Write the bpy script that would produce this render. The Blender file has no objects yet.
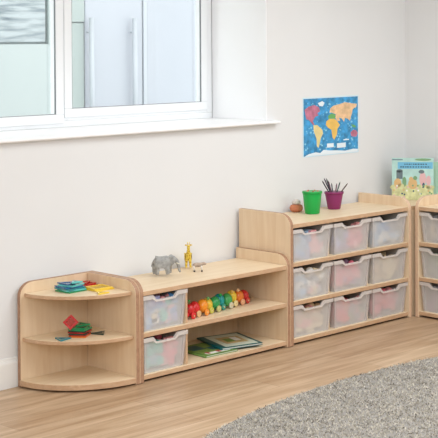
import bpy, bmesh, math, random
from mathutils import Vector, Matrix
random.seed(7)
S = bpy.context.scene
COL = S.collection
R = math.radians

# ------------------------------------------------------------------ camera
YAW, PITCH, ROLL = R(48.3161), R(-0.8645), R(-0.2241)
F = Vector((math.sin(YAW)*math.cos(PITCH), math.cos(YAW)*math.cos(PITCH), math.sin(PITCH)))
RT = Vector((math.cos(YAW), -math.sin(YAW), 0))
UP = RT.cross(F)
RT, UP = RT*math.cos(ROLL)+UP*math.sin(ROLL), UP*math.cos(ROLL)-RT*math.sin(ROLL)
cam = bpy.data.cameras.new('camera')
camo = bpy.data.objects.new('camera', cam)
COL.objects.link(camo)
m = Matrix((RT, UP, -F)).transposed().to_4x4()
m.translation = Vector((-5.1965, -5.6272, 1.699))
camo.matrix_world = m
cam.sensor_width = 36
cam.lens = 1349.17/438*36
cam.shift_x = -(370.01-219)/438
cam.shift_y = -(219-56.18)/438
cam.clip_end = 100
S.camera = camo

# ------------------------------------------------------------------ world, lamps, exposure
w = bpy.data.worlds.new('World')
S.world = w
w.use_nodes = True
bg = w.node_tree.nodes['Background']
bg.inputs[0].default_value = (1.0, 0.985, 0.975, 1)
bg.inputs[1].default_value = 2.25

def area(name, loc, target, sx, sy, power, col=(1, 1, 1)):
    l = bpy.data.lights.new(name, 'AREA')
    l.shape = 'RECTANGLE'
    l.size, l.size_y, l.energy, l.color = sx, sy, power, col
    o = bpy.data.objects.new(name, l)
    COL.objects.link(o)
    o.location = loc
    o.rotation_euler = (Vector(target)-Vector(loc)).to_track_quat('-Z', 'Y').to_euler()
    return o
area('studio_softbox', (-4.6, -3.6, 1.9), (1.1, -.2, 0.5), 1.6, 1.4, 74, (0.93, 0.97, 1.0))
area('side_softbox', (0.55, -4.4, 2.0), (-0.6, 0, 0.5), 1.3, 1.1, 19, (0.93, 0.97, 1.0))
area('ceiling_panel_light', (-1.8, -2.9, 2.62), (-2.0, -3.4, 0), 1.6, 1.6, 46, (0.93, 0.97, 1.0))
area('ceiling_panel_light', (-3.6, -5.6, 2.62), (-3.6, -5.6, 0), 1.8, 1.8, 28, (0.93, 0.97, 1.0))
area('ceiling_panel_light', (0.1, -2.0, 2.62), (-0.1, -2.1, 0), 1.4, 1.4, 45, (0.93, 0.97, 1.0))
S.view_settings.view_transform = 'Standard'
S.view_settings.look = 'None'
S.view_settings.gamma = 1
S.view_settings.use_curve_mapping = False
S.view_settings.exposure = 0.01
S.cycles.use_denoising = True
S.cycles.max_bounces = 10
S.cycles.transparent_max_bounces = 24
S.cycles.sample_clamp_indirect = 6

# ------------------------------------------------------------------ materials
def srgb(c):
    return tuple(((v/255)/12.92 if v/255 <= .04045 else ((v/255+.055)/1.055)**2.4) for v in c)

def mat(name, rgb, rough=.5, metal=0, alpha=1, noise=0, nscale=8, spec=.4, bump=0, trans=0, coat=0):
    mt = bpy.data.materials.new(name)
    mt.use_nodes = True
    nt = mt.node_tree
    b = nt.nodes['Principled BSDF']
    c = srgb(rgb)
    b.inputs['Base Color'].default_value = (*c, 1)
    b.inputs['Roughness'].default_value = rough
    b.inputs['Metallic'].default_value = metal
    b.inputs['Alpha'].default_value = alpha
    b.inputs['Specular IOR Level'].default_value = spec
    b.inputs['Transmission Weight'].default_value = trans
    b.inputs['Coat Weight'].default_value = coat
    if noise or bump:
        tc = nt.nodes.new('ShaderNodeTexCoord')
        n = nt.nodes.new('ShaderNodeTexNoise')
        n.inputs['Scale'].default_value = nscale
        n.inputs['Detail'].default_value = 4
        nt.links.new(tc.outputs['Object'], n.inputs['Vector'])
        if noise:
            rp = nt.nodes.new('ShaderNodeValToRGB')
            rp.color_ramp.elements[0].position = .3
            rp.color_ramp.elements[1].position = .7
            rp.color_ramp.elements[0].color = (*[v*(1-noise) for v in c], 1)
            rp.color_ramp.elements[1].color = (*[min(1, v*(1+noise)) for v in c], 1)
            nt.links.new(n.outputs['Fac'], rp.inputs[0])
            nt.links.new(rp.outputs[0], b.inputs['Base Color'])
        if bump:
            bp = nt.nodes.new('ShaderNodeBump')
            bp.inputs['Strength'].default_value = bump
            bp.inputs['Distance'].default_value = .002
            nt.links.new(n.outputs['Fac'], bp.inputs['Height'])
            nt.links.new(bp.outputs[0], b.inputs['Normal'])
    return mt

def wood(name, c1, c2, scale=(3, 3, 40), rough=.45):
    mt = bpy.data.materials.new(name)
    mt.use_nodes = True
    nt = mt.node_tree
    b = nt.nodes['Principled BSDF']
    tc = nt.nodes.new('ShaderNodeTexCoord')
    mp = nt.nodes.new('ShaderNodeMapping')
    mp.inputs['Scale'].default_value = scale
    n = nt.nodes.new('ShaderNodeTexNoise')
    n.inputs['Scale'].default_value = 1.0
    n.inputs['Detail'].default_value = 6
    n.inputs['Distortion'].default_value = .6
    rp = nt.nodes.new('ShaderNodeValToRGB')
    rp.color_ramp.elements[0].position = .3
    rp.color_ramp.elements[1].position = .72
    rp.color_ramp.elements[0].color = (*srgb(c1), 1)
    rp.color_ramp.elements[1].color = (*srgb(c2), 1)
    nt.links.new(tc.outputs['Object'], mp.inputs[0])
    nt.links.new(mp.outputs[0], n.inputs['Vector'])
    nt.links.new(n.outputs['Fac'], rp.inputs[0])
    nt.links.new(rp.outputs[0], b.inputs['Base Color'])
    b.inputs['Roughness'].default_value = rough
    b.inputs['Specular IOR Level'].default_value = .35
    return mt

M = {}
M['board'] = wood('birch_board', (228, 203, 168), (238, 217, 186), (2.5, 30, 30))
M['panel'] = wood('birch_panel', (226, 197, 162), (237, 213, 182), (30, 30, 2.5))
M['edge'] = wood('plywood_edge', (160, 122, 96), (184, 144, 116), (60, 60, 60))
M['edge_lit'] = wood('lit_plywood_edge', (214, 180, 150), (224, 192, 164), (60, 60, 60))  # lit copy of the plywood edge, brighter light at the joint put into its colour
M['shelf_edge'] = wood('shelf_edge', (196, 158, 124), (210, 176, 142), (20, 60, 60))
M['wall'] = mat('wall_paint', (230, 230, 230), .9, noise=.012, nscale=2, spec=.1, bump=.05)
M['wall_low_fill'] = mat('low_fill_wall_tone', (166, 160, 152), .9)  # unseen walls toned greyer to cut bounced fill light
M['ceil'] = mat('ceiling_paint', (240, 240, 238), .9, spec=.1)
M['white'] = mat('white_gloss_paint', (250, 250, 251), .35)
M['upvc'] = mat('white_window_plastic', (246, 248, 250), .25)
M['gasket'] = mat('grey_rubber', (120, 124, 128), .6)
M['skirt'] = mat('skirting_paint', (236, 235, 232), .4)
M['dark'] = mat('plinth_shade', (70, 52, 40), .8)  # plinth colour carries the shadow of the gap under the units

def glass_mat():
    mt = bpy.data.materials.new('window_glass')
    mt.use_nodes = True
    nt = mt.node_tree
    nt.nodes.remove(nt.nodes['Principled BSDF'])
    t = nt.nodes.new('ShaderNodeBsdfTransparent')
    t.inputs[0].default_value = (.95, .98, .98, 1)
    g = nt.nodes.new('ShaderNodeBsdfGlossy')
    g.inputs['Roughness'].default_value = .02
    mx = nt.nodes.new('ShaderNodeMixShader')
    mx.inputs[0].default_value = .08
    nt.links.new(t.outputs[0], mx.inputs[1])
    nt.links.new(g.outputs[0], mx.inputs[2])
    nt.links.new(mx.outputs[0], nt.nodes['Material Output'].inputs[0])
    return mt
M['glass'] = glass_mat()

def floor_mat():
    mt = bpy.data.materials.new('vinyl_planks')
    mt.use_nodes = True
    nt = mt.node_tree
    b = nt.nodes['Principled BSDF']
    tc = nt.nodes.new('ShaderNodeTexCoord')
    br = nt.nodes.new('ShaderNodeTexBrick')
    br.inputs['Scale'].default_value = 1
    br.inputs['Brick Width'].default_value = 1.25
    br.inputs['Row Height'].default_value = .16
    br.inputs['Mortar Size'].default_value = .0012
    br.inputs['Mortar Smooth'].default_value = .5
    br.inputs['Color1'].default_value = (*srgb((200, 174, 145)), 1)
    br.inputs['Color2'].default_value = (*srgb((186, 157, 127)), 1)
    br.inputs['Mortar'].default_value = (*srgb((150, 124, 102)), 1)
    mp = nt.nodes.new('ShaderNodeMapping')
    mp.inputs['Scale'].default_value = (1.5, 15, 1)
    n = nt.nodes.new('ShaderNodeTexNoise')
    n.inputs['Scale'].default_value = 1.4
    n.inputs['Detail'].default_value = 5
    n.inputs['Distortion'].default_value = .5
    rp = nt.nodes.new('ShaderNodeValToRGB')
    rp.color_ramp.elements[0].position = .32
    rp.color_ramp.elements[0].color = (.74, .67, .59, 1)
    rp.color_ramp.elements[1].position = .68
    rp.color_ramp.elements[1].color = (1.1, 1.1, 1.1, 1)
    mx = nt.nodes.new('ShaderNodeMix')
    mx.data_type = 'RGBA'
    mx.blend_type = 'MULTIPLY'
    mx.inputs[0].default_value = 1
    nt.links.new(tc.outputs['Object'], br.inputs['Vector'])
    nt.links.new(tc.outputs['Object'], mp.inputs[0])
    nt.links.new(mp.outputs[0], n.inputs['Vector'])
    nt.links.new(n.outputs['Fac'], rp.inputs[0])
    nt.links.new(br.outputs['Color'], mx.inputs[6])
    nt.links.new(rp.outputs[0], mx.inputs[7])
    nt.links.new(mx.outputs[2], b.inputs['Base Color'])
    b.inputs['Roughness'].default_value = .42
    b.inputs['Specular IOR Level'].default_value = .4
    return mt
M['floor'] = floor_mat()

# ------------------------------------------------------------------ helpers
class MB:
    def __init__(s):
        s.bm = bmesh.new()
    def _faces(s, vs, fs, mi=0, smooth=False, T=None):
        bv = [s.bm.verts.new((T @ Vector(v)) if T else v) for v in vs]
        for f in fs:
            try:
                fc = s.bm.faces.new([bv[i] for i in f])
                fc.material_index = mi
                fc.smooth = smooth
            except ValueError:
                pass
        return bv
    def box(s, x0, x1, y0, y1, z0, z1, mi=0, T=None, mats=None):
        vs = [(x0, y0, z0), (x1, y0, z0), (x1, y1, z0), (x0, y1, z0), (x0, y0, z1), (x1, y0, z1), (x1, y1, z1), (x0, y1, z1)]
        fs = [(0, 3, 2, 1), (4, 5, 6, 7), (0, 1, 5, 4), (1, 2, 6, 5), (2, 3, 7, 6), (3, 0, 4, 7)]
        bv = [s.bm.verts.new((T @ Vector(v)) if T else v) for v in vs]
        for k, f in enumerate(fs):
            fc = s.bm.faces.new([bv[i] for i in f])
            fc.material_index = mats[k] if mats else mi
        return s
    def prism(s, pts, axis, a, b, mi=0, side=None, T=None, smooth=False):
        """2D outline pts extruded along axis ('x','y','z') from a to b."""
        def p3(p, t):
            return {'x': (t, p[0], p[1]), 'y': (p[0], t, p[1]), 'z': (p[0], p[1], t)}[axis]
        n = len(pts)
        v0 = [s.bm.verts.new((T @ Vector(p3(p, a))) if T else p3(p, a)) for p in pts]
        v1 = [s.bm.verts.new((T @ Vector(p3(p, b))) if T else p3(p, b)) for p in pts]
        f = s.bm.faces.new(v0); f.material_index = mi
        f = s.bm.faces.new(v1[::-1]); f.material_index = mi
        for i in range(n):
            f = s.bm.faces.new((v0[i], v1[i], v1[(i+1) % n], v0[(i+1) % n]))
            f.material_index = mi if side is None else side
            f.smooth = smooth
        return s
    def lathe(s, prof, n=32, mi=0, T=None, close=False):
        rings = []
        for r_, z in prof:
            rings.append([s.bm.verts.new((T @ Vector((r_*math.cos(2*math.pi*k/n), r_*math.sin(2*math.pi*k/n), z))) if T else
                          (r_*math.cos(2*math.pi*k/n), r_*math.sin(2*math.pi*k/n), z)) for k in range(n)])
        for a, b in zip(rings, rings[1:]):
            for k in range(n):
                f = s.bm.faces.new((a[k], a[(k+1) % n], b[(k+1) % n], b[k]))
                f.material_index = mi; f.smooth = True
        for ring, rev in ((rings[0], True), (rings[-1], False)):
            f = s.bm.faces.new(ring[::-1] if rev else ring)
            f.material_index = mi
        return s
    def ball(s, c, r3, mi=0, T=None, u=18, v=12):
        mt = Matrix.Translation(c) @ Matrix.Diagonal((*r3, 1))
        if T: mt = T @ mt
        res = bmesh.ops.create_uvsphere(s.bm, u_segments=u, v_segments=v, radius=1, matrix=mt)
        for vv in res['verts']:
            for f in vv.link_faces:
                f.material_index = mi; f.smooth = True
        return s
    def rod(s, a, b, r0, r1=None, mi=0, n=12):
        a, b = Vector(a), Vector(b)
        r1 = r0 if r1 is None else r1
        q = (b-a).to_track_quat('Z', 'Y').to_matrix().to_4x4()
        return s.lathe([(r0, 0), (r1, (b-a).length)], n, mi, Matrix.Translation(a) @ q)
    def build(s, name, mats, parent=None, bevel=0, seg=2):
        bmesh.ops.recalc_face_normals(s.bm, faces=s.bm.faces)
        me = bpy.data.meshes.new(name)
        s.bm.to_mesh(me); s.bm.free()
        for x in (mats if isinstance(mats, (list, tuple)) else [mats]):
            me.materials.append(M[x] if isinstance(x, str) else x)
        o = bpy.data.objects.new(name, me)
        COL.objects.link(o)
        if parent: o.parent = parent
        if bevel:
            bv = o.modifiers.new('bevel', 'BEVEL')
            bv.width = bevel; bv.segments = seg; bv.limit_method = 'ANGLE'; bv.angle_limit = R(40)
        return o

def tag(o, label=None, cat=None, group=None, kind=None):
    if label: o['label'] = label
    if cat: o['category'] = cat
    if group: o['group'] = group
    if kind: o['kind'] = kind
    return o

def empty(name, loc=(0, 0, 0), rz=0, label=None, cat=None, group=None):
    o = bpy.data.objects.new(name, None)
    COL.objects.link(o)
    o.empty_display_size = .05
    o.location = loc
    o.rotation_euler = (0, 0, rz)
    return tag(o, label, cat, group)

def copy_tree(o, parent=None):
    c = o.copy()
    COL.objects.link(c)
    if parent: c.parent = parent
    for ch in list(o.children):
        copy_tree(ch, c)
    return c

def skin(name, verts, edges, radii, mats, parent=None, sub=2):
    me = bpy.data.meshes.new(name)
    me.from_pydata(verts, edges, [])
    o = bpy.data.objects.new(name, me)
    COL.objects.link(o)
    sk = o.modifiers.new('skin', 'SKIN')
    sk.use_smooth_shade = True
    for i, r_ in enumerate(radii):
        sv = me.skin_vertices[0].data[i]
        sv.radius = (r_, r_) if not isinstance(r_, tuple) else r_
        sv.use_root = (i == 0)
    ss = o.modifiers.new('sub', 'SUBSURF')
    ss.levels = ss.render_levels = sub
    me.materials.append(M[mats] if isinstance(mats, str) else mats)
    if parent: o.parent = parent
    # bake the modifiers into a plain mesh
    dg = bpy.context.evaluated_depsgraph_get()
    ev = o.evaluated_get(dg)
    nm = bpy.data.meshes.new_from_object(ev)
    o.modifiers.clear()
    o.data = nm
    for p in nm.polygons: p.use_smooth = True
    return o

def struct(name, mb, mats, **k):
    return tag(mb.build(name, mats, **k), kind='structure')

# ------------------------------------------------------------------ room shell
WY = 0.018            # inner face of the back wall
WX = 1.486            # inner face of the right wall
OX0, OX1, OZ0, OZ1 = -2.35, 0.245, 1.190, 2.28     # window opening
XL, YF, H = -7.0, -7.6, 2.72
WT = 0.62
struct('floor', MB().box(XL, WX+.3, YF, WT, -.06, 0), 'floor')
b = MB()
b.box(XL, OX0, WY, WT, 0, H); b.box(OX1, WX+.3, WY, WT, 0, H)
b.box(OX0, OX1, WY, WT, 0, OZ0); b.box(OX0, OX1, WY, WT, OZ1, H)
struct('wall_back', b, 'wall')
struct('wall_right', MB().box(WX, WX+.3, YF, WY, 0, H), 'wall')
struct('wall_left', MB().box(XL-.2, XL, YF, WT, 0, H), 'wall_low_fill')
struct('wall_front', MB().box(XL, WX+.3, YF-.2, YF, 0, H), 'wall_low_fill')
struct('ceiling', MB().box(XL-.2, WX+.3, YF-.2, WT, H, H+.1), 'ceil')
prof = [(WY, 0), (WY-.015, 0), (WY-.015, .118), (WY-.012, .128), (WY-.007, .132), (WY-.005, .143), (WY, .146)]
struct('baseboard_back', MB().prism(prof, 'x', XL, WX), 'skirt')
# sill board (inner windowsill), rounded nose
nose = [(.50, OZ0+.001), (.50, 1.209), (-.018, 1.209), (-.026, 1.207), (-.031, 1.202), (-.031, 1.197), (-.026, 1.192), (-.018, 1.1905), (WY-.0005, 1.1905), (WY-.0005, OZ0+.001)]
b = MB()
b.prism([(p[0], p[1]) for p in nose], 'x', OX0+.001, OX1-.001)
b.prism([(WY-.0005, 1.1905), (WY-.0005, 1.209), (-.018, 1.209), (-.026, 1.207), (-.031, 1.202), (-.031, 1.197), (-.026, 1.192), (-.018, 1.1905)], 'x', OX1-.001, .308)
struct('trim_1', b, 'white')
# white plaster lining on the window reveal
b = MB()
b.box(OX1-.006, OX1+.0005, WY+.0015, .485, 1.2095, OZ1)
b.box(OX0, OX0+.006, WY+.0015, .485, 1.2095, OZ1)
b.box(OX0, OX1, WY+.0015, .485, OZ1-.006, OZ1+.0005)
struct('trim_2', b, 'white')

# window, frame face at FY
FY = .488
wroot = tag(empty('window_1', (0, FY, 1.209)), kind='structure')
x1 = .239; top = 1.06
def ring(mb, xa, xb, za, zb, t, y0, y1, mi=0):
    mb.box(xa, xb, y0, y1, za, za+t, mi); mb.box(xa, xb, y0, y1, zb-t, zb, mi)
    mb.box(xa, xa+t, y0, y1, za+t, zb-t, mi); mb.box(xb-t, xb, y0, y1, za+t, zb-t, mi)
b = MB()
b.box(OX0+.007, x1, 0, .06, 0, .034); b.box(OX0+.007, x1, 0, .06, top-.04, top)
b.box(x1-.042, x1, 0, .06, .034, top-.04); b.box(OX0+.007, OX0+.05, 0, .06, .034, top-.04)
b.box(-.854, -.812, 0, .06, .034, top-.04)
b.box(-.812, x1-.042, 0, .06, .034, .062)
b.build('window_frame', 'upvc', wroot, bevel=.003)
def sash(xa, xb, t, zb0):
    b = MB()
    ring(b, xa, xb, zb0, top-.028, t, -.012, .045)
    o = b.build('sash', 'upvc', wroot, bevel=.004)
    g = MB()
    ring(g, xa+t-.001, xb-t+.001, zb0+t-.001, top-.028-t+.001, .0035, -.009, .001)
    g.build('gasket', 'gasket', o)
    MB().box(xa+t+.004, xb-t-.004, .028, .032, zb0+t+.004, top-.028-t-.004).build('glass_pane', 'glass', o)
sash(-.834, .195, .050, .05)
sash(OX0+.02, -.838, .052, .02)

# ------------------------------------------------------------------ outside the window
M['render'] = mat('pale_render', (168, 182, 184), .8, noise=.03, nscale=1.5)
M['frost'] = mat('frosted_panel', (188, 198, 198), .5)
M['lav'] = mat('pale_door', (186, 191, 201), .5)
M['bar'] = mat('brushed_bar', (190, 196, 204), .4, metal=.2)
M['mint'] = mat('pale_mint_panel', (170, 182, 180), .5)
M['paving'] = mat('pale_paving', (205, 208, 208), .8, noise=.05, nscale=3)
def slat_mat():
    mt = bpy.data.materials.new('grey_slatted_glazing')
    mt.use_nodes = True
    nt = mt.node_tree
    b_ = nt.nodes['Principled BSDF']
    tc = nt.nodes.new('ShaderNodeTexCoord')
    mp = nt.nodes.new('ShaderNodeMapping')
    mp.inputs['Scale'].default_value = (3.2, 1, 26)
    n = nt.nodes.new('ShaderNodeTexNoise')
    n.inputs['Scale'].default_value = 1
    n.inputs['Detail'].default_value = 3
    rp = nt.nodes.new('ShaderNodeValToRGB')
    rp.color_ramp.elements[0].position = .3
    rp.color_ramp.elements[0].color = (*srgb((92, 110, 120)), 1)
    rp.color_ramp.elements[1].position = .58
    rp.color_ramp.elements[1].color = (*srgb((184, 194, 198)), 1)
    nt.links.new(tc.outputs['Object'], mp.inputs[0]); nt.links.new(mp.outputs[0], n.inputs['Vector'])
    nt.links.new(n.outputs['Fac'], rp.inputs[0]); nt.links.new(rp.outputs[0], b_.inputs['Base Color'])
    return mt
M['slat'] = slat_mat()
struct('ground', MB().box(-12, 16, WT, 14, -.12, -.06), 'paving')
bl = empty('neighbouring_building', (1.5, 4.0, -.06), 0, 'pale building seen through the window, with glazed doors and a grey slatted upper panel', 'building')
MB().box(-6, 5, .05, 1.2, 0, 3.6).build('wall', 'render', bl)
MB().box(-4.2, .0, .01, .05, 1.72, 3.3).build('slatted_panel', 'slat', bl)
MB().box(-4.2, .16, .0, .05, .1, 1.70).build('frosted_panel', 'frost', bl)
MB().box(.02, .05, -.01, .05, 1.70, 3.3).build('post', 'mint', bl)
MB().box(.22, .385, .0, .05, .1, 1.88).build('side_panel', 'mint', bl)
MB().box(.22, .385, -.01, .05, 1.89, 3.3).build('side_panel', 'mint', bl)
for xa, xb in ((.40, 1.03), (1.08, 1.75)):
    d = MB().box(xa, xb, .0, .05, .02, 3.3).build('door_leaf', 'lav', bl, bevel=.01)
for xa in (.40, .87):
    h = MB().rod((xa+.025, -.06, .6), (xa+.025, -.06, 1.925), .022)
    h.rod((xa+.025, -.06, .75), (xa+.025, .02, .75), .01); h.rod((xa+.025, -.06, 1.8), (xa+.025, .02, 1.8), .01)
    h.build('door_handle', 'bar', bl)
MB().box(1.035, 1.075, -.01, .05, .02, 3.3).build('door_frame', 'bar', bl)

# ------------------------------------------------------------------ rug
import array
M['rugbase'] = mat('rug_backing', (150, 146, 141), .95)
M['pile_a'] = mat('rug_pile_light', (202, 194, 180), .95, spec=.05)
M['pile_b'] = mat('rug_pile_mid', (176, 168, 155), .95, spec=.05)
M['pile_c'] = mat('rug_pile_dark', (134, 126, 116), .95, spec=.05)
def rug_y(x):
    d = x+.25
    a = 1.5 if d < 0 else 1.25
    t = min(1, abs(d)/a)
    return -1.137-.53*(1-math.sqrt(max(0, 1-t*t)))
rg = empty('rug', (0, 0, 0), 0, 'grey speckled shaggy rug with a curved edge on the wood plank floor', 'rug')
pts = [(-1.75+2.75*i/60, 0) for i in range(61)]
outl = [(x, rug_y(x)) for x, _ in pts] + [(1.0, -3.0), (-1.75, -3.0)]
MB().prism(outl, 'z', .0005, .012).build('backing', 'rugbase', rg)
vs, fs, mi = [], [], []
N = 95000
k = 0
while k < N:
    x = random.uniform(-1.76, 1.01); y = random.uniform(-2.75, -1.12) if random.random() < .93 else random.uniform(-3.0, -2.75)
    if y > rug_y(x)+.006*random.random(): continue
    h = random.uniform(.011, .020)
    a = random.uniform(0, 6.283); c, s_ = math.cos(a)*.0032, math.sin(a)*.0032
    tx, ty = random.gauss(0, .008), random.gauss(0, .008)
    i = len(vs)
    vs += [(x-c, y-s_, .008), (x+c, y+s_, .008), (x+tx+c*.5, y+ty+s_*.5, h), (x+tx-c*.5, y+ty-s_*.5, h)]
    fs.append((i, i+1, i+2, i+3))
    cl = math.sin(x*37+1.3*math.sin(y*29))+math.sin(y*61+x*13)
    rr = random.random()+.10*cl
    mi.append(0 if rr < .50 else 1 if rr < .86 else 2)
    k += 1
me = bpy.data.meshes.new('pile')
me.from_pydata(vs, [], fs)
for n_ in ('pile_a', 'pile_b', 'pile_c'): me.materials.append(M[n_])
me.polygons.foreach_set('material_index', mi)
po = bpy.data.objects.new('pile', me); COL.objects.link(po); po.parent = rg
tag(po, kind='stuff')

# ------------------------------------------------------------------ shelving units
BT = .023
def arc(cx, cy, rx, ry, a0, a1, n=10):
    return [(cx+rx*math.cos(R(a0+(a1-a0)*i/n)), cy+ry*math.sin(R(a0+(a1-a0)*i/n))) for i in range(n+1)]
def side_panel(root, xa, D, Hh, edge='edge', name='side_panel'):
    """upright board with a rounded top front corner; front is -y"""
    rx, rz = .088, .070
    pts = [(-.001, .002), (-.001, Hh)] + [(-D+rx-rx*math.sin(R(a)), Hh-rz+rz*math.cos(R(a))) for a in range(0, 91, 9)] + [(-D, .002)]
    return MB().prism(pts, 'x', xa, xa+.024, 0, 1).build(name, ['panel', edge], root, bevel=.0012, seg=1)
def board(root, xa, xb, ya, yb, ztop, name='shelf'):
    return MB().box(xa, xb, ya, yb, ztop-BT, ztop, mats=[0, 0, 1, 1, 0, 1]).build(name, ['board', 'shelf_edge'], root, bevel=.002)
D = .412
def tall_unit(name, label, loc, rz, edgeL, edgeR, cat='storage unit'):
    u = empty(name, loc, rz, label, cat)
    W_ = 1.03
    side_panel(u, 0, D, .7255, edgeL)
    side_panel(u, W_-.024, D, .7255, edgeR)
    MB().box(.024, W_-.024, -.012, -.001, .015, .655).build('back_panel', 'panel', u)
    for z, nm in ((.668, 'top_board'), (.455, 'shelf'), (.242, 'shelf'), (.036, 'bottom_board')):
        board(u, .0245, W_-.0245, -D+.006, -.012, z, nm)
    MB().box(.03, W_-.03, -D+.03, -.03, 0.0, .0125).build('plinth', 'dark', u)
    for z0, z1 in ((.455, .645), (.242, .432), (.036, .219)):
        for x in (.3475, .6745):
            MB().box(x, x+.008, -D+.045, -.013, z0+.0003, z1-.0003).build('divider', 'panel', u)
    return u
tall = tall_unit('tray_storage_unit', 'tall birch storage unit with nine clear trays, green and purple pots on top', (0, 0, 0), 0, 'edge', 'edge_lit')
side = tall_unit('tray_storage_unit', 'tall birch tray unit at the right, set at right angles to the nine-tray unit', (1.466, -.4195, 0), R(-90), 'edge_lit', 'edge_lit')

LW = 1.0389
low = empty('low_shelf_unit', (-LW, 0, 0), 0, 'low birch shelf unit under the window, toy animals on top and two clear trays inside', 'shelf unit')
side_panel(low, .0005, D, .508)
side_panel(low, LW-.0245, D, .508)
MB().box(.025, LW-.025, -.012, -.001, .015, .44).build('back_panel', 'panel', low)
for z, nm in ((.449, 'top_board'), (.244, 'shelf'), (.036, 'bottom_board')):
    board(low, .0248, LW-.0248, -D+.006, -.012, z, nm)
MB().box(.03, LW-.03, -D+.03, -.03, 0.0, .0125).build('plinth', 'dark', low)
for z0, z1 in ((.244, .426), (.036, .221)):
    MB().box(.3105, .3225, -D+.022, -.013, z0+.0003, z1-.0003, mats=[0, 0, 1, 0, 0, 0]).build('divider', ['panel', 'shelf_edge'], low)

# quarter-round end unit
cu = empty('corner_shelf_unit', (-LW, 0, 0), 0, 'quarter-round birch end unit with three open curved shelves below the window', 'shelf unit')
side_panel(cu, -.0245, D, .508)
CW = .4215
pts = [(-.025, .002), (-.025, .508)] + [(-CW+.075-.075*math.sin(R(a)), .508-.065+.065*math.cos(R(a))) for a in range(0, 91, 9)] + [(-CW, .002)]
MB().prism(pts, 'y', -.024, -.001, 0, 1).build('back_panel', ['panel', 'edge'], cu, bevel=.0012, seg=1)
for r_, z, nm in ((.376, .455, 'shelf'), (.388, .240, 'shelf'), (.407, .036, 'bottom_board')):
    sx = r_ - .004
    o_ = [(-.025, -.0245)] + [(-.025-sx*math.sin(R(a)), -.0245-(r_-.0165)*math.cos(R(a))) for a in range(0, 91, 3)]
    MB().prism(o_, 'z', z-.017 if nm == 'shelf' else z-.026, z, 0, 1, smooth=False).build(nm, ['board', 'shelf_edge'], cu, bevel=.0015, seg=1)
o_ = [(-.03, -.03)] + [(-.03-.36*math.sin(R(a)), -.03-.35*math.cos(R(a))) for a in range(0, 91, 6)]
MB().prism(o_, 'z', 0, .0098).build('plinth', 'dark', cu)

# link unit in the corner (its top carries the picture books)
ku = empty('corner_link_unit', (1.0535, 0, 0), 0, 'birch corner unit joining the two tall tray units, picture books on its top', 'storage unit')
MB().box(0, .41, -.395, -.001, .645, .668, mats=[0, 0, 1, 1, 1, 1]).build('top_board', ['board', 'shelf_edge'], ku, bevel=.002)
MB().box(.003, .02, -.392, -.004, .002, .6448).build('side_panel', 'panel', ku)
MB().box(.39, .407, -.392, -.004, .002, .6448).build('side_panel', 'panel', ku)
MB().box(.0205, .3895, -.392, -.376, .002, .6448).build('front_panel', 'panel', ku)

# ------------------------------------------------------------------ trays
def tray_mat():
    mt = bpy.data.materials.new('clear_tray_plastic')
    mt.use_nodes = True
    nt = mt.node_tree
    b_ = nt.nodes['Principled BSDF']
    b_.inputs['Base Color'].default_value = (*srgb((252, 249, 246)), 1)
    b_.inputs['Roughness'].default_value = .3
    b_.inputs['Specular IOR Level'].default_value = .5
    t = nt.nodes.new('ShaderNodeBsdfTransparent')
    t.inputs[0].default_value = (.97, .97, .97, 1)
    mx = nt.nodes.new('ShaderNodeMixShader')
    mx.inputs[0].default_value = .30
    nt.links.new(t.outputs[0], mx.inputs[1])
    nt.links.new(b_.outputs[0], mx.inputs[2])
    nt.links.new(mx.outputs[0], nt.nodes['Material Output'].inputs[0])
    return mt
M['tray'] = tray_mat()
M['flange'] = mat('tray_corner_plastic', (226, 220, 218), .35, alpha=.35)
M['rim'] = mat('frosted_tray_rim', (236, 228, 222), .35, alpha=.62)
TW, TH, TD = .317, .178, .345      # rim width, height, depth
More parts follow.
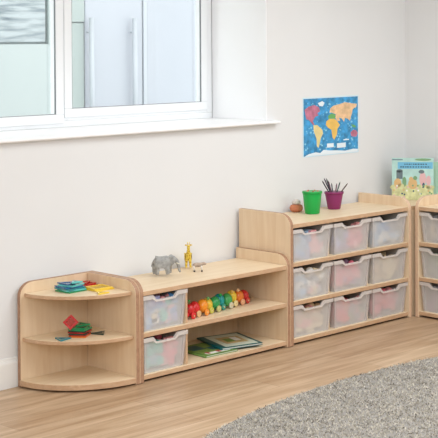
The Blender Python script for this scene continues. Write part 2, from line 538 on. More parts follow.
def make_tray():
    t = empty('clear_tray')
    # tub: tapered shell; top outline half width .143, bottom .130
    wt, wb = .147, .136
    th = .0025
    # local: x across, y back (+), front at y=0; origin at bottom front centre
    def fx(z): return wb+(wt-wb)*z/TH
    notch = [(-wt, TH), (-.085, TH), (-.062, TH-.026), (.062, TH-.026), (.085, TH), (wt, TH)]
    yf = lambda z: .016-.012*z/TH     # front leans outward towards the top
    b = MB()
    # front wall as vertical strips between bottom and notch outline
    def wallquad(pa, pb, pc, pd, off):
        vs_ = [Vector(p) for p in (pa, pb, pc, pd)]
        o2 = [v+Vector(off) for v in vs_]
        b._faces([*vs_, *o2], [(0, 1, 2, 3), (7, 6, 5, 4), (0, 4, 5, 1), (1, 5, 6, 2), (2, 6, 7, 3), (3, 7, 4, 0)])
    for (xa, za), (xb, zb) in zip(notch, notch[1:]):
        ka, kb = xa/wt*wb, xb/wt*wb
        wallquad((ka, yf(0), 0), (kb, yf(0), 0), (xb, yf(zb), zb), (xa, yf(za), za), (0, th, 0))
    for s_ in (-1, 1):
        wallquad((s_*wb, yf(0), 0), (s_*wb, TD-.02, 0), (s_*wt, TD-.008, TH), (s_*wt, yf(TH), TH), (-s_*th, 0, 0))
    wallquad((-wb, TD-.02, 0), (wb, TD-.02, 0), (wt, TD-.008, TH), (-wt, TD-.008, TH), (0, -th, 0))
    b.box(-wb, wb, yf(0), TD-.02, 0, th)
    b.build('tub', 'tray', t)
    # rim
    b = MB()
    hw = TW/2
    b.box(-hw, -wt+.001, -.004, TD, TH-.006, TH)
    b.box(wt-.001, hw, -.004, TD, TH-.006, TH)
    b.box(-wt+.001, wt-.001, TD-.010, TD, TH-.006, TH)
    lo = .009
    nt_ = [(-hw, TH), (-.088, TH), (-.064, TH-.026), (.064, TH-.026), (.088, TH), (hw, TH)]
    nb_ = [(-hw, TH-lo-.010), (-.092, TH-lo-.010), (-.068, TH-.026-lo), (.068, TH-.026-lo), (.092, TH-lo-.010), (hw, TH-lo-.010)]
    for i in range(5):
        pa, pb, pc, pd = nb_[i], nb_[i+1], nt_[i+1], nt_[i]
        b.prism([pa, pb, pc, pd], 'y', -.006, .004)
    bmesh.ops.remove_doubles(b.bm, verts=b.bm.verts, dist=1e-5)
    b.build('rim', 'rim', t)
    # corner flanges down the front sides
    for s_ in (-1, 1):
        f = MB()
        f._faces([(s_*(wt-.014), -.001, TH-.02), (s_*(wt+.003), -.001, TH-.02), (s_*(wb+.002), .0105, .004), (s_*(wb-.012), .0105, .004),
                  (s_*(wt-.014), .006, TH-.02), (s_*(wt+.003), .006, TH-.02), (s_*(wb+.002), .0175, .004), (s_*(wb-.012), .0175, .004)],
                 [(0, 1, 2, 3), (7, 6, 5, 4), (0, 4, 5, 1), (1, 5, 6, 2), (2, 6, 7, 3), (3, 7, 4, 0)])
        f.build('corner_flange', 'flange', t)
    return t
PAL = {}
def pc(name, rgb):
    if name not in PAL:
        PAL[name] = mat('plastic_'+name, rgb, .45)
    return PAL[name]
C_ = dict(blue=(104, 164, 220), paleblue=(172, 204, 232), lav=(170, 172, 216), white=(238, 236, 232), pink=(240, 122, 146), palepink=(246, 176, 180),
          red=(228, 84, 96), teal=(86, 206, 196), green=(128, 172, 128), cream=(236, 220, 186), peach=(240, 170, 150), tan=(222, 196, 160),
          yellow=(232, 214, 120), grey=(176, 176, 182), mauve=(170, 140, 175), sage=(160, 180, 150), magenta=(222, 90, 125))
def fill(loc, rz, zones, label, seed, top=.135, n=75, sx=1):
    """a heap of small moulded pieces inside a tray; zones = [(x_from, x_to, [colours])]"""
    rd = random.Random(seed)
    names = []
    b = MB()
    for xa, xb, cols in zones:
        for _ in range(int(n*(xb-xa)/.25)+4):
            c = rd.choice(cols)
            if c not in names: names.append(c)
            s_ = rd.uniform(.028, .044)
            x = rd.uniform(max(-.112, xa), min(.112, xb)); y = rd.choice((rd.uniform(.040, .065), rd.uniform(.040, .075), rd.uniform(.06, .28)))
            z = rd.uniform(.022, top)
            T = Matrix.Translation((x, y, z)) @ Matrix.Rotation(rd.uniform(-.5, .5), 4, (rd.random()-.5, rd.random()-.5, rd.random()-.5))
            if rd.random() < .5:
                b.ball((0, 0, 0), (s_*rd.uniform(.6, .9), s_*.6, s_*rd.uniform(.5, .8)), names.index(c), T, 8, 6)
                continue
            res = bmesh.ops.create_cube(b.bm, size=1, matrix=T @ Matrix.Diagonal((s_*rd.uniform(.9, 1.6), s_*rd.uniform(.7, 1.2), s_*rd.uniform(.6, 1.2), 1)))
            fcs = {f for v in res['verts'] for f in v.link_faces}
            for f in fcs: f.material_index = names.index(c)
    # a loose bed below the pieces
    for xa, xb, cols in zones:
        for _ in range(10):
            x = rd.uniform(max(-.095, xa), min(.095, xb)); y = rd.uniform(.055, .28)
            b.ball((x, y, .035+.02*rd.random()), (.022, .022, .018), names.index(cols[0]), u=8, v=6)
    zmin = min(v.co.z for v in b.bm.verts)
    for v in b.bm.verts:
        if v.co.z < .0035: v.co.z = .0035
        v.co.x = max(-.122, min(.122, v.co.x)); v.co.y = max(.026, min(.32, v.co.y))
    o = b.build('toy_pieces', [pc(c, C_[c]) for c in names])
    o.location = loc; o.rotation_euler = (0, 0, rz); o.scale = (sx, 1, 1)
    tag(o, label, 'toy pieces', kind='stuff')
tray0 = make_tray()
first = [True]
def tray(loc, rz, label, group, sx=1):
    t = tray0 if first[0] else copy_tree(tray0)
    first[0] = False
    t.location = loc; t.rotation_euler = (0, 0, rz)
    t.scale = (sx, 1, 1)
    tag(t, label, 'tray', group)
pos = {'left': .1868, 'middle': .515, 'right': .8432}
rows = {'top': .4555, 'middle': .2425, 'bottom': .0365}
spec = {
 ('top', 'left'): ([(-.13, 0, ['paleblue', 'grey', 'lav']), (-.06, .02, ['blue', 'paleblue', 'paleblue']), (.02, .13, ['white', 'palepink', 'grey'])], 'pale blue and white'),
 ('top', 'middle'): ([(-.13, .0, ['lav', 'grey', 'mauve']), (.0, .13, ['peach', 'pink', 'palepink'])], 'lilac and coral pink'),
 ('top', 'right'): ([(-.13, .03, ['paleblue', 'blue', 'white']), (.03, .13, ['white', 'grey', 'paleblue'])], 'light blue and white'),
 ('middle', 'left'): ([(-.13, -.03, ['paleblue', 'grey', 'white']), (-.03, .13, ['white', 'grey', 'cream', 'palepink'])], 'grey-blue, white and cream'),
 ('middle', 'middle'): ([(-.13, -.05, ['pink', 'palepink']), (-.06, .06, ['pink', 'palepink', 'mauve']), (.05, .13, ['palepink', 'grey'])], 'soft pink'),
 ('middle', 'right'): ([(-.13, .13, ['tan', 'cream', 'cream'])], 'cream and tan'),
 ('bottom', 'left'): ([(-.13, .13, ['cream', 'palepink', 'tan', 'cream'])], 'cream and faint pink'),
 ('bottom', 'middle'): ([(-.13, 0, ['peach', 'pink', 'red']), (.0, .13, ['sage', 'grey', 'palepink'])], 'coral and sage green'),
 ('bottom', 'right'): ([(-.13, .0, ['pink', 'red', 'pink']), (-.01, .04, ['magenta', 'pink']), (.03, .13, ['palepink', 'grey'])], 'rose pink'),
}
sd = 11
for (rw, cl), (z, words_) in spec.items():
    loc = (pos[cl], -D+.012, rows[rw])
    tray(loc, 0, f'clear plastic tray in the {rw} row, {cl} column of the nine-tray unit', 'clear trays in the nine-tray unit')
    fill((loc[0], loc[1], loc[2]), 0, z, f'{words_} toy pieces in the tray of the {rw} row, {cl} column', sd)
    sd += 1
for z, rw, zn, wd in ((.2445, 'upper', [(-.13, .0, ['lav', 'paleblue', 'blue']), (-.06, -.02, ['cream', 'white']), (.0, .13, ['lav', 'blue', 'palepink', 'teal'])], 'lilac-blue and white'),
                      (.0365, 'lower', [(-.13, -.0, ['teal', 'teal', 'paleblue']), (.0, .13, ['pink', 'palepink'])], 'turquoise and pink')):
    loc = (-LW+.1678, -D+.010, z)
    tray(loc, 0, f'{rw} clear plastic tray at the left end of the low shelf unit', 'clear trays in the low unit', .895)
    fill(loc, 0, zn, f'{wd} toy pieces in the {rw} tray of the low unit', sd, sx=.88); sd += 1
for z, rw, zn, wd in ((.4555, 'top', [(-.13, .13, ['grey', 'tan', 'grey'])], 'greyish'),
                      (.2425, 'middle', [(-.13, .13, ['sage', 'green', 'grey'])], 'sage green'),
                      (.0365, 'bottom', [(-.13, .13, ['grey', 'mauve', 'grey'])], 'grey and mauve')):
    loc = (1.466-D+.012, -.4195-.1868, z)
    tray(loc, R(-90), f'{rw} clear tray in the right-angled unit at the right edge', 'clear trays in the right-angled unit')
    fill(loc, R(-90), zn, f'{wd} toy pieces in the {rw} tray of the right-angled unit', sd, n=65); sd += 1

# ------------------------------------------------------------------ world map poster
M['sea'] = mat('map_sea', (62, 148, 200), .4, noise=.38, nscale=34)
M['mapw'] = mat('map_border', (206, 232, 242), .4)
M['na'] = mat('map_rose', (190, 116, 140), .5, noise=.28, nscale=30)
M['sa'] = mat('map_cream', (234, 214, 150), .5, noise=.08, nscale=30)
M['af'] = mat('map_amber', (238, 194, 100), .5, noise=.08, nscale=30)
M['eu'] = mat('map_green', (110, 176, 100), .5)
M['asia'] = mat('map_peach', (236, 196, 152), .5, noise=.2, nscale=30)
M['ice'] = mat('map_ice', (232, 242, 248), .5)
M['fleck'] = mat('map_pale_blue', (140, 205, 232), .5)
px0, px1, pz0, pz1 = .537, 1.030, .974, 1.330
PY = WY-.0005
def uvp(u, v): return (px0+(px1-px0)*u, pz1+(pz0-pz1)*v)
mats = ['mapw', 'sea', 'na', 'sa', 'af', 'eu', 'asia', 'ice', 'fleck']
b = MB()
b.box(px0, px1, PY-.0015, PY, pz0, pz1, 0)
xa, za = uvp(.012, .985); xb, zb = uvp(.988, .02)
b.box(xa, xb, PY-.0018, PY-.0014, za, zb, 1)
def land(pl, mi, d):
    b.prism([uvp(*p) for p in pl], 'y', PY-.0018-d, PY-.0017, mi)
land([(.03, .20), (.10, .15), (.20, .13), (.28, .17), (.30, .24), (.25, .27), (.27, .31), (.21, .33), (.17, .40), (.20, .46), (.17, .46), (.11, .38), (.06, .36), (.04, .27)], 2, .0003)
land([(.26, .10), (.34, .07), (.38, .10), (.35, .16), (.29, .15)], 7, .0003)
land([(.18, .47), (.25, .47), (.34, .56), (.35, .62), (.31, .70), (.29, .79), (.27, .86), (.24, .83), (.235, .70), (.19, .58)], 3, .0003)
land([(.41, .42), (.47, .38), (.56, .385), (.61, .43), (.655, .50), (.61, .56), (.60, .66), (.55, .75), (.52, .70), (.50, .57), (.44, .53), (.40, .48)], 4, .0003)
land([(.44, .33), (.50, .29), (.55, .30), (.58, .34), (.56, .385), (.50, .375), (.45, .385)], 5, .0005)
land([(.47, .27), (.48, .20), (.54, .16), (.64, .14), (.75, .11), (.90, .14), (.97, .15), (.96, .20), (.89, .24), (.88, .31), (.86, .36), (.84, .44), (.80, .40), (.75, .38), (.73, .45), (.69, .39), (.64, .37), (.66, .43), (.60, .42), (.57, .36), (.58, .31), (.52, .28)], 6, .0003)
land([(.85, .64), (.90, .60), (.95, .61), (.985, .66), (.96, .72), (.90, .72), (.86, .70)], 2, .0003)
land([(.86, .50), (.93, .52), (.96, .56), (.90, .56)], 5, .0003)
land([(.03, .985), (.10, .95), (.22, .93), (.30, .95), (.36, .90), (.46, .92), (.60, .93), (.75, .95), (.90, .93), (.985, .94), (.985, .985)], 7, .0003)
for u0, u1, v0, v1 in ((.60, .76, .81, .89), (.42, .54, .80, .87), (.72, .82, .75, .77)):
    land([(u0, v0), (u1, v0), (u1, v1), (u0, v1)], 7, .0004)
rd = random.Random(4)
for _ in range(110):
    u, v = rd.uniform(.03, .95), rd.uniform(.05, .92)
    s_ = rd.uniform(.006, .02)
    land([(u+s_*math.cos(k_)*1.0, v+s_*math.sin(k_)) for k_ in (0, 1.05, 2.1, 3.14, 4.2, 5.25)], 8, .00012)
tag(b.build('world_map_poster', mats), 'blue illustrated world map poster pinned on the white wall', 'poster')

# ------------------------------------------------------------------ pots and pencils
M['gpot'] = mat('green_plastic', (30, 172, 78), .35)
M['ppot'] = mat('purple_plastic', (140, 46, 102), .4)
M['prim'] = mat('pot_rim_translucent', (150, 200, 150), .3)
def pot(name, label, loc, rt, rb, h, m_, sq=False):
    t = empty(name, loc, 0, label, 'pot')
    n = 36
    MB().lathe([(rb*.9, 0), (rb, .004), (rt*.985, h-.012), (rt*.985, h), (rt*.93, h), (rb*.93, .006), (.001, .006)], n, 0).build('body', m_, t)
    MB().lathe([(rt*.985, h-.012), (rt*1.04, h-.012), (rt*1.06, h-.002), (rt*1.03, h), (rt*.99, h)], n, 0).build('rim', m_, t)
    return t
ZT = .6684
pot('green_pot', 'bright green plastic pot of reddish crayons on the tall unit', (.420, -.172, ZT), .056, .043, .130, 'gpot')
pot('purple_pot', 'purple plastic pot holding dark pencils on the tall unit', (.655, -.125, ZT), .055, .038, .103, 'ppot')
def pencil(nm, label, cat, group, a, b_, r_, body, tip, tiplen=.012):
    a, b_ = Vector(a), Vector(b_)
    t = empty(nm, a, 0, label, cat, group)
    d = (b_-a)
    MB().rod((0, 0, 0), d, r_, n=6).build('barrel', body, t)
    MB().rod(d, d+d.normalized()*tiplen, r_*.95, .0008, n=6).build('tip', tip, t)
M['pw'] = mat('pencil_wood', (212, 170, 128), .6)
cols = [((40, 38, 44), 'black'), ((62, 50, 70), 'dark plum'), ((50, 66, 60), 'dark green'), ((96, 60, 78), 'maroon'), ((70, 70, 82), 'slate grey'), ((120, 90, 104), 'dusky mauve'), ((60, 80, 74), 'bottle green'), ((88, 70, 66), 'brown')]
# lean given along the picture's right direction
lean = [(-.076, .058), (-.064, .070), (-.050, .066), (-.036, .056), (-.016, .040), (.018, .036), (.040, .050), (.088, .040)]
for i, ((c, cn), (lx, up)) in enumerate(zip(cols, lean)):
    dx, dy = RT.x*lx, RT.y*lx
    off = Vector((F.x, F.y, 0))*(.018*((i % 3)-1))
    base = Vector((.655-RT.x*lx*.30, -.125-RT.y*lx*.30, ZT+.009)) + off*.6
    end = Vector((.655+dx*.85, -.125+dy*.85, ZT+.103+up)) + off
    mt = mat('pencil_'+cn.replace(' ', '_'), c, .4)
    pencil('pencil', f'{cn} pencil standing in the purple pot', 'pencil', 'pencils in the purple pot', base, end, .0042, mt, mt)
for i, (c, cn) in enumerate((((206, 96, 74), 'orange-red'), ((190, 66, 62), 'brick red'), ((226, 140, 120), 'salmon'), ((170, 70, 56), 'rust'), ((222, 120, 100), 'coral'))):
    a = i*1.256
    base = Vector((.420+.018*math.cos(a), -.172+.018*math.sin(a), ZT+.009))
    end = Vector((.420+.032*math.cos(a+.3), -.172+.032*math.sin(a+.3), ZT+.126))
    mt = mat('crayon_'+cn.replace(' ', '_').replace('-', '_'), c, .5)
    pencil('crayon', f'{cn} crayon standing in the green pot', 'crayon', 'crayons in the green pot', base, end, .0115, mt, mt, .010)
# blurred rounded terracotta thing behind the green pot
M['terra'] = mat('terracotta', (206, 128, 92), .7)
M['cap'] = mat('pale_cap', (214, 204, 196), .7)
t = empty('toy_mushroom', (.418, -.044, ZT), 0, 'small rounded terracotta toy with pale top, beside the green pot', 'toy')
MB().lathe([(.022, 0), (.034, .006), (.040, .022), (.034, .038), (.020, .044)], 28).build('body', 'terra', t)
MB().lathe([(.020, .0442), (.026, .050), (.024, .062), (.012, .072), (.001, .075)], 24).build('top_cap', 'cap', t)

# ------------------------------------------------------------------ picture books on the corner unit
M['paper'] = mat('book_paper', (240, 238, 230), .8)
M['cov'] = mat('cover_pale_teal', (176, 212, 204), .45, noise=.12, nscale=18)
M['cov2'] = mat('cover_green', (168, 204, 178), .45, noise=.1, nscale=12)
M['banner'] = mat('banner_blue', (110, 182, 214), .45)
M['meadow'] = mat('meadow', (206, 206, 152), .5, noise=.25, nscale=34)
M['ink'] = mat('dark_print', (56, 84, 104), .5)
M['owl'] = mat('slate_print', (104, 120, 124), .5)
M['fur'] = mat('tan_print', (214, 176, 120), .5)
M['pk'] = mat('pink_print', (222, 178, 178), .5)
M['tree'] = mat('leaf_print', (120, 160, 116), .5)
def standing_book(name, label, loc, rz, w_, h_, cov, art=None):
    t = empty(name, loc, rz, label, 'book')
    tilt = Matrix.Rotation(R(-7), 4, 'X')
    MB().box(0, w_, 0, .0018, 0, h_, T=tilt).build('front_cover', cov, t)
    MB().box(.003, w_-.003, .002, .009, .003, h_-.003, T=tilt).build('pages', 'paper', t)
    MB().box(0, w_, .0092, .011, 0, h_, T=tilt).build('back_cover', cov, t)
    if art:
        b = MB()
        def q(u0, u1, v0, v1, mi, d=.0004):
            b.box(u0*w_, u1*w_, -d, .0002, v0*h_, v1*h_, mi, T=tilt)
        def el(u, v, ru, rv, mi, d=.0006):
            b.prism([(u*w_+ru*w_*math.cos(k_*.449), v*h_+rv*h_*math.sin(k_*.449)) for k_ in range(14)], 'y', -d, .0002, mi, T=tilt)
        q(.0, 1, .0, .30, 1)
        for u, v, a_, c_ in ((.1, .3, .14, .07), (.35, .31, .2, .05), (.7, .3, .22, .07), (.93, .3, .1, .05)): el(u, v, a_, c_, 1, .0005)
        q(.0, .26, .945, .965, 3); el(.75, .96, .2, .03, 6); 
        q(.14, .98, .74, .90, 2, .0006)
        rr = random.Random(3)
        for row, (ua, ub) in ((.85, (.30, .86)), (.785, (.20, .92))):
            u = ua
            while u < ub:
                wl = rr.uniform(.02, .05)
                q(u, min(ub, u+wl), row-.014, row+.014, 3 if row < .8 else 3, .001)
                u += wl+rr.uniform(.012, .03)
        q(.11, .26, .50, .70, 4, .0008); el(.185, .69, .075, .04, 4, .0008)
        el(.14, .40, .09, .11, 5, .0010); el(.30, .43, .05, .12, 6, .0009); el(.22, .33, .08, .06, 1, .001)
        el(.50, .38, .11, .13, 5, .0009); el(.46, .50, .05, .05, 5, .001); el(.56, .52, .05, .05, 6, .001)
        el(.74, .50, .08, .17, 7, .0009); el(.71, .67, .07, .045, 4, .001); el(.88, .46, .06, .12, 7, .0009); el(.76, .36, .03, .05, 3, .0011)
        for k_ in range(26):
            el(rr.uniform(.03, .97), rr.uniform(.05, .34), .022, .022, rr.choice((3, 5, 6, 7, 8)), .0012)
        b.build('cover_art', [cov, 'meadow', 'banner', 'ink', 'owl', 'fur', 'tree', 'pk', 'paper'], t)
    return t
BZ = ZT+.0015
standing_book('picture_book', 'large picture book with blue banner and animals on its cover, standing in the corner', (1.205, -.105, BZ), R(-53), .262, .262, 'cov', True)
standing_book('picture_book', 'pale green book standing behind the animal picture book in the corner', (1.295, -.120, BZ), R(-53), .262, .232, 'cov2')

# ------------------------------------------------------------------ toy animals on the low unit
M['eleph'] = mat('grey_rubber_toy', (158, 158, 156), .6, noise=.25, nscale=60)
M['tusk'] = mat('ivory_plastic', (240, 236, 222), .4)
def gir():
    mt = bpy.data.materials.new('giraffe_coat')
    mt.use_nodes = True
    nt = mt.node_tree
    b_ = nt.nodes['Principled BSDF']
    tc = nt.nodes.new('ShaderNodeTexCoord')
    v = nt.nodes.new('ShaderNodeTexVoronoi'); v.feature = 'DISTANCE_TO_EDGE'; v.inputs['Scale'].default_value = 75
    rp = nt.nodes.new('ShaderNodeValToRGB')
    rp.color_ramp.elements[0].position = .10; rp.color_ramp.elements[0].color = (*srgb((240, 214, 84)), 1)
    rp.color_ramp.elements[1].position = .22; rp.color_ramp.elements[1].color = (*srgb((196, 148, 34)), 1)
    nt.links.new(tc.outputs['Object'], v.inputs['Vector']); nt.links.new(v.outputs['Distance'], rp.inputs[0]); nt.links.new(rp.outputs[0], b_.inputs['Base Color'])
    b_.inputs['Roughness'].default_value = .5
    return mt
M['giraffe'] = gir()
M['cowbody'] = mat('calf_coat', (176, 156, 140), .6, noise=.3, nscale=50)
M['hoof'] = mat('black_hoof', (30, 28, 28), .5)
M['palef'] = mat('pale_legs', (232, 224, 214), .6)
ZL = .4493
def quad(V, E, Rr, base, side):
    """append a leg pair"""
e = empty('toy_elephant', (-.665, -.148, ZL), R(-36), 'grey toy elephant standing on the low unit under the window', 'toy')
V = [(-.012, 0, .074), (-.040, 0, .072), (.018, 0, .078), (.048, 0, .086), (.066, 0, .076), (.074, 0, .052), (.077, 0, .030), (.083, 0, .016), (-.058, 0, .072), (-.066, 0, .050)]
Rr = [.031, .027, .028, .021, .012, .009, .007, .005, .008, .003]
E_ = [(0, 1), (0, 2), (2, 3), (3, 4), (4, 5), (5, 6), (6, 7), (1, 8), (8, 9)]
for par, x, st in ((1, -.044, 0), (2, .022, .004)):
    for s_ in (-1, 1):
        i = len(V)
        xx = x+(.006*s_ if st else -.006*s_)
        V += [(xx, s_*.018, .045), (xx, s_*.018, .018), (xx+.002, s_*.018, .0095)]
        Rr += [.0135, .0115, .0115]; E_ += [(par, i), (i, i+1), (i+1, i+2)]
skin('body', V, E_, Rr, 'eleph', e)
for s_ in (-1, 1):
    T = Matrix.Translation((.036, s_*.024, .084)) @ Matrix.Rotation(R(22*s_), 4, 'Z')
    MB().ball((0, 0, 0), (.019, .004, .024), 0, T).build('ear', 'eleph', e)
    MB().rod((.062, s_*.009, .068), (.083, s_*.013, .060), .003, .001).build('tusk', 'tusk', e)

g = empty('toy_giraffe', (-.428, -.062, ZL), R(-128), 'yellow toy giraffe standing upright on the low unit', 'toy')
V = [(0, 0, .062), (-.022, 0, .058), (.018, 0, .066), (.027, 0, .088), (.033, 0, .110), (.036, 0, .128), (.052, 0, .124), (.064, 0, .117), (-.036, 0, .048)]
Rr = [.021, .018, .017, .0105, .0085, .010, .0065, .005, .002]
E_ = [(0, 1), (0, 2), (2, 3), (3, 4), (4, 5), (5, 6), (6, 7), (1, 8)]
for par, x in ((1, -.024), (2, .018)):
    for s_ in (-1, 1):
        i = len(V)
        V += [(x, s_*.010, .040), (x, s_*.011, .020), (x, s_*.012, .005)]
        Rr += [.0075, .0055, .006]; E_ += [(par, i), (i, i+1), (i+1, i+2)]
skin('body', V, E_, Rr, 'giraffe', g)
for s_ in (-1, 1):
    MB().rod((.036, s_*.004, .132), (.034, s_*.005, .146), .0018, .0024).build('horn', 'giraffe', g)
    MB().ball((.034, s_*.013, .130), (.003, .007, .004)).build('ear', 'giraffe', g)

c = empty('toy_calf', (-.462, -.180, ZL), R(-40), 'small brownish toy calf with pale legs, beside the yellow giraffe', 'toy')
V = [(0, 0, .036), (-.020, 0, .035), (.018, 0, .036), (.030, 0, .044), (.044, 0, .038), (-.030, 0, .030)]
Rr = [.0125, .0115, .0115, .008, .006, .002]
E_ = [(0, 1), (0, 2), (2, 3), (3, 4), (1, 5)]
skin('body', V, E_, Rr, 'cowbody', c)
for x in (-.022, .018):
    for s_ in (-1, 1):
        l = MB().rod((x, s_*.007, .032), (x+.003, s_*.008, .007), .005, .0035).build('leg', 'palef', c)
        MB().rod((x+.003, s_*.008, 0), (x+.003, s_*.008, .0068), .0046, .004).build('hoof', 'hoof', l)

# ------------------------------------------------------------------ caterpillar pull toy
cat = empty('caterpillar_toy', (-.640, -.312, .2445), math.atan2(.080, .42), 'long multicoloured wooden caterpillar toy on the middle shelf of the low unit', 'toy')
M['cw'] = mat('pale_toy_wood', (226, 190, 140), .5, noise=.06, nscale=60)
seg = [((204, 34, 40), .036), ((214, 44, 44), .043), ((240, 150, 40), .040), ((232, 196, 60), .041), ((54, 160, 90), .038), ((32, 160, 160), .041), ((70, 168, 90), .040), ((240, 206, 62), .042), ((236, 128, 50), .039), ((206, 46, 44), .034)]
x = .0
step = .0525
for i, (c_, r_) in enumerate(seg):
    ms = mat('toy_colour_%d' % i, c_, .3, coat=.3)
    x = i*step
    zc = .046 + (0, -.004, .002, -.003, 0, .003, -.002, .004, -.001, -.005)[i]
    yo = (0, .006, -.006, .004, -.004, .006, -.006, .003, -.005, 0)[i]
    T = Matrix.Translation((x, yo, zc))
    o = MB().ball((0, 0, 0), (.028, .031, r_*.88), 0, T, 24, 16).build('body_segment', ms, cat)
    wcol = [mat('wheel_%d' % i, [(214, 50, 50), (222, 180, 130), (236, 150, 60), (206, 200, 90), (200, 196, 130), (60, 150, 130), (214, 208, 180), (240, 220, 160), (230, 170, 130), (200, 60, 50)][i], .5)][0]
    for s_ in (-1, 1):
        ax = Matrix.Translation((x, yo+s_*.030, .0175)) @ Matrix.Rotation(R(90), 4, 'X')
        b = MB()
        b.lathe([(.0140, -.005), (.0170, -.003), (.0170, .003), (.0140, .005)], 24, 0, ax)
        b.lathe([(.004, -.0065), (.004, .0065)], 12, 1, ax)
        b.build('wheel', [wcol, 'cw'], cat)
for s_ in (-1, 1):
    b = MB().rod((-.012, s_*.012, .075), (-.022, s_*.018, .096), .002, .002)
    b.ball((-.022, s_*.018, .098), (.005, .005, .005), 0, u=10, v=8)
    b.build('feeler', 'gpot', cat)
    MB().ball((-.022, s_*.012, .056), (.004, .004, .004), 0, u=10, v=8).build('eye', 'hoof', cat)
MB().ball((-.030, 0, .0235), (.022, .022, .016), 0, u=18, v=12).build('snout', mat('snout_red', (204, 34, 40), .3), cat)
for i, cc in ((3, 'eu'), (5, 'gpot'), (7, 'af'), (8, 'asia')):
    MB().ball((i*step-.02, -.018, .083), (.009, .009, .009), 0, u=12, v=8).build('knob', cc, cat)

# ------------------------------------------------------------------ books lying on the bottom shelf
def flat_book(name, label, corners, z, th, cover, inner, edge=.022, tiltz=0, spine='ink'):
    """corners: spine-back, spine-front, fore-front, fore-back in world xy"""
    c0 = Vector((*corners[0], 0)); c1 = Vector((*corners[1], 0)); c3 = Vector((*corners[2], 0))
    ux = (c3-c0).normalized(); W_ = (c3-c0).length
    uy = (c1-c0).normalized(); L_ = (c1-c0).length
    ang = math.atan2(ux.y, ux.x)
    t = empty(name, (c0.x, c0.y, z), ang, label, 'book')
    L = L_
    MB().box(0, W_, -L, 0, 0, .002).build('back_cover', cover, t)
    MB().box(.003, W_-.004, -L+.004, -.004, .0021, th-.002).build('pages', 'paper', t)
    MB().box(0, W_, -L, 0, th-.0019, th).build('front_cover', cover, t)
    MB().rod((-.001, -L, th/2), (-.001, 0, th/2), th/2, n=10).build('spine', cover, t)
    b = MB()
    b.box(edge, W_-.016, -L+.016, -.016, th, th+.0004, 0)
    for (u0, u1, v0, v1, mi) in inner[1]:
        b.box(edge+u0*(W_-edge-.016), edge+u1*(W_-edge-.016), -L+.016+v0*(L-.032), -L+.016+v1*(L-.032), th+.0004, th+.0008+.0001*mi, mi)
    b.build('cover_art', inner[0], t)
    return t
M['covteal'] = mat('dark_teal_cover', (16, 92, 94), .4)
M['covg'] = mat('leafy_cover', (104, 140, 70), .5, noise=.3, nscale=40)
M['artp'] = mat('pale_illustration', (206, 214, 196), .5, noise=.1, nscale=30)
M['artt'] = mat('sandy_illustration', (196, 172, 122), .5, noise=.15, nscale=40)
M['artg'] = mat('green_illustration', (120, 150, 74), .5, noise=.25, nscale=45)
M['artr'] = mat('red_illustration', (176, 70, 62), .5)
rr = random.Random(5)
flat_book('picture_book', 'flat picture book with dark leafy green cover, under the teal-spined book', [(-.560, -.110), (-.575, -.365), (-.345, -.120)], .0362, .010, 'covg',
          (['artg', 'covteal', 'paper', 'artr'], [(.05, .5, .5, .95, 1), (.1, .9, .02, .16, 2), (.15, .25, .05, .22, 3), (.5, .62, .04, .2, 3), (.55, .95, .3, .6, 1)]), edge=.012)
bk = flat_book('picture_book', 'large flat picture book with teal spine band and pale illustrated cover', [(-.350, -.045), (-.433, -.335), (-.118, -.112)], .0470, .011, 'covteal',
          (['artp', 'artt', 'paper', 'artg'], [(.18, .85, .22, .78, 1), (.3, .55, .35, .62, 3), (.55, .75, .4, .7, 2)]), edge=.030)

# ------------------------------------------------------------------ magnetic tiles
def tile_m(name, rgb):
    a_ = mat('tile_'+name, rgb, .2, coat=.4)
    b_ = mat('tile_pane_'+name, rgb, .1, alpha=.62, coat=.5)
    return a_, b_
TM = {k_: tile_m(k_, v) for k_, v in dict(teal=(24, 128, 140), green=(30, 140, 88), blue=(34, 96, 150), red=(188, 36, 36), yellow=(242, 206, 70), dark=(28, 60, 50), orange=(226, 120, 50), aqua=(90, 190, 186)).items()}
def tile(shape, colour, loc, rz, label, group, s_=.075, rx=0, ry=0, spin=0):
    t = empty('magnetic_tile', loc, 0, label, 'toy tile', group)
    t.rotation_euler = (Matrix.Rotation(rz, 3, 'Z') @ Matrix.Rotation(ry, 3, 'Y') @ Matrix.Rotation(rx, 3, 'X') @ Matrix.Rotation(spin, 3, 'Z')).to_euler()
    fm, pm = TM[colour]
    n = 4 if shape == 'square' else 3
    r_ = s_/math.sqrt(2) if n == 4 else s_/math.sqrt(3)
    def poly(r2): return [(r2*math.cos(2*math.pi*k_/n+math.pi/n), r2*math.sin(2*math.pi*k_/n+math.pi/n)) for k_ in range(n)]
    k2 = r_-.010*(1.414 if n == 4 else 2)
    po_, pi_ = poly(r_), poly(k2)
    b = MB()
    for k_ in range(n):
        j = (k_+1) % n
        b.prism([po_[k_], po_[j], pi_[j], pi_[k_]], 'z', 0, .0065)
    bmesh.ops.remove_doubles(b.bm, verts=b.bm.verts, dist=1e-6)
    b.build('frame', fm, t)
    MB().prism(poly(k2+.0005), 'z', .002, .0045).build('pane', pm, t)
    return t
G1 = 'magnetic tiles on the top curved shelf'
ZC = .4555
h = .0068
tile('square', 'green', (-1.250, -.145, ZC), R(4), 'green square tile, bottom of the blue-green pile on the top curved shelf', G1, .108)
tile('square', 'aqua', (-1.247, -.143, ZC+h), R(-8), 'aqua square tile second from the bottom of the blue-green pile', G1, .106)
tile('square', 'teal', (-1.252, -.140, ZC+2*h), R(10), 'teal square tile third up in the blue-green pile', G1, .106)
tile('square', 'blue', (-1.256, -.136, ZC+3*h), R(-4), 'blue square tile fourth up in the blue-green pile', G1, .100)
tile('square', 'aqua', (-1.248, -.142, ZC+4*h), R(16), 'aqua square tile fifth up in the blue-green pile', G1, .092)
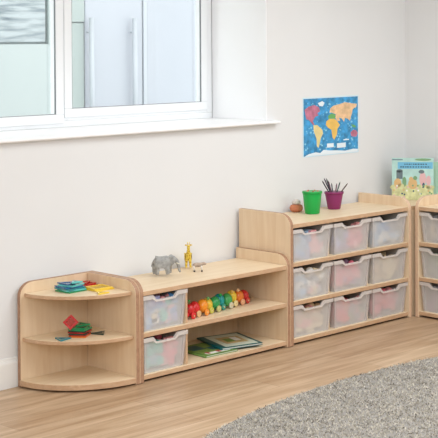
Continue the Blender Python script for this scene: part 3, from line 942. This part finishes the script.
tile('triangle', 'blue', (-1.262, -.130, ZC+5*h), R(60), 'blue triangular tile lying on top of the blue-green pile', G1, .090)
tile('triangle', 'aqua', (-1.236, -.165, ZC+6*h), R(20), 'aqua triangular tile topmost on the blue-green pile', G1, .060)
tile('square', 'red', (-1.128, -.080, ZC), R(3), 'red square tile lying flat at the back of the top curved shelf', G1, .098)
tile('square', 'red', (-1.126, -.080, ZC+h), R(14), 'red square tile stacked askew on the other red one', G1, .086)
tile('triangle', 'red', (-1.128, -.080, ZC+2*h), R(70), 'red triangular tile on top of the two red squares', G1, .085)
tile('square', 'yellow', (-1.134, -.212, ZC), R(0), 'yellow square tile lying flat in front of the red ones', G1, .108)
tile('triangle', 'yellow', (-1.195, -.316, ZC), R(30), 'yellow triangular tile nearest the curved front edge of the top shelf', G1, .066)
tile('square', 'yellow', (-1.136, -.214, ZC+h), R(-7), 'yellow square tile stacked on the other yellow one', G1, .100)
G2 = 'magnetic tiles on the middle curved shelf'
ZM = .2405
cx_, cy_ = -1.243, -.205
for i, (cn, nm) in enumerate((('orange', 'orange'), ('red', 'red'), ('dark', 'dark green'), ('red', 'red'), ('dark', 'dark green'), ('green', 'green'), ('green', 'green'))):
    place = ['bottom', 'second from the bottom', 'third up', 'fourth up', 'fifth up', 'sixth up', 'topmost flat one'][i]
    tile('square', cn, (cx_+.003*rr.uniform(-1, 1), cy_+.003*rr.uniform(-1, 1), ZM+i*h), R(30+rr.uniform(-8, 8)), f'{nm} square tile, {place} in the stack on the middle curved shelf', G2, .084)
tile('square', 'red', (cx_-.054, cy_-.002, ZM+7*h+.028), R(-45), 'red square tile tilted up on top of the middle shelf stack', G2, .054, rx=R(66), spin=R(45))
tile('triangle', 'green', (cx_+.012, cy_-.002, ZM+7*h+.004), R(10), 'green triangular tile beside the tilted red one on the stack', G2, .070, ry=R(-6))
tile('triangle', 'teal', (-1.345, -.205, ZM), R(165), 'teal triangular tile lying left of the stack on the middle curved shelf', G2, .078)
tile('triangle', 'dark', (-1.148, -.235, ZM), R(-40), 'dark triangular tile lying right of the stack on the middle curved shelf', G2, .078)
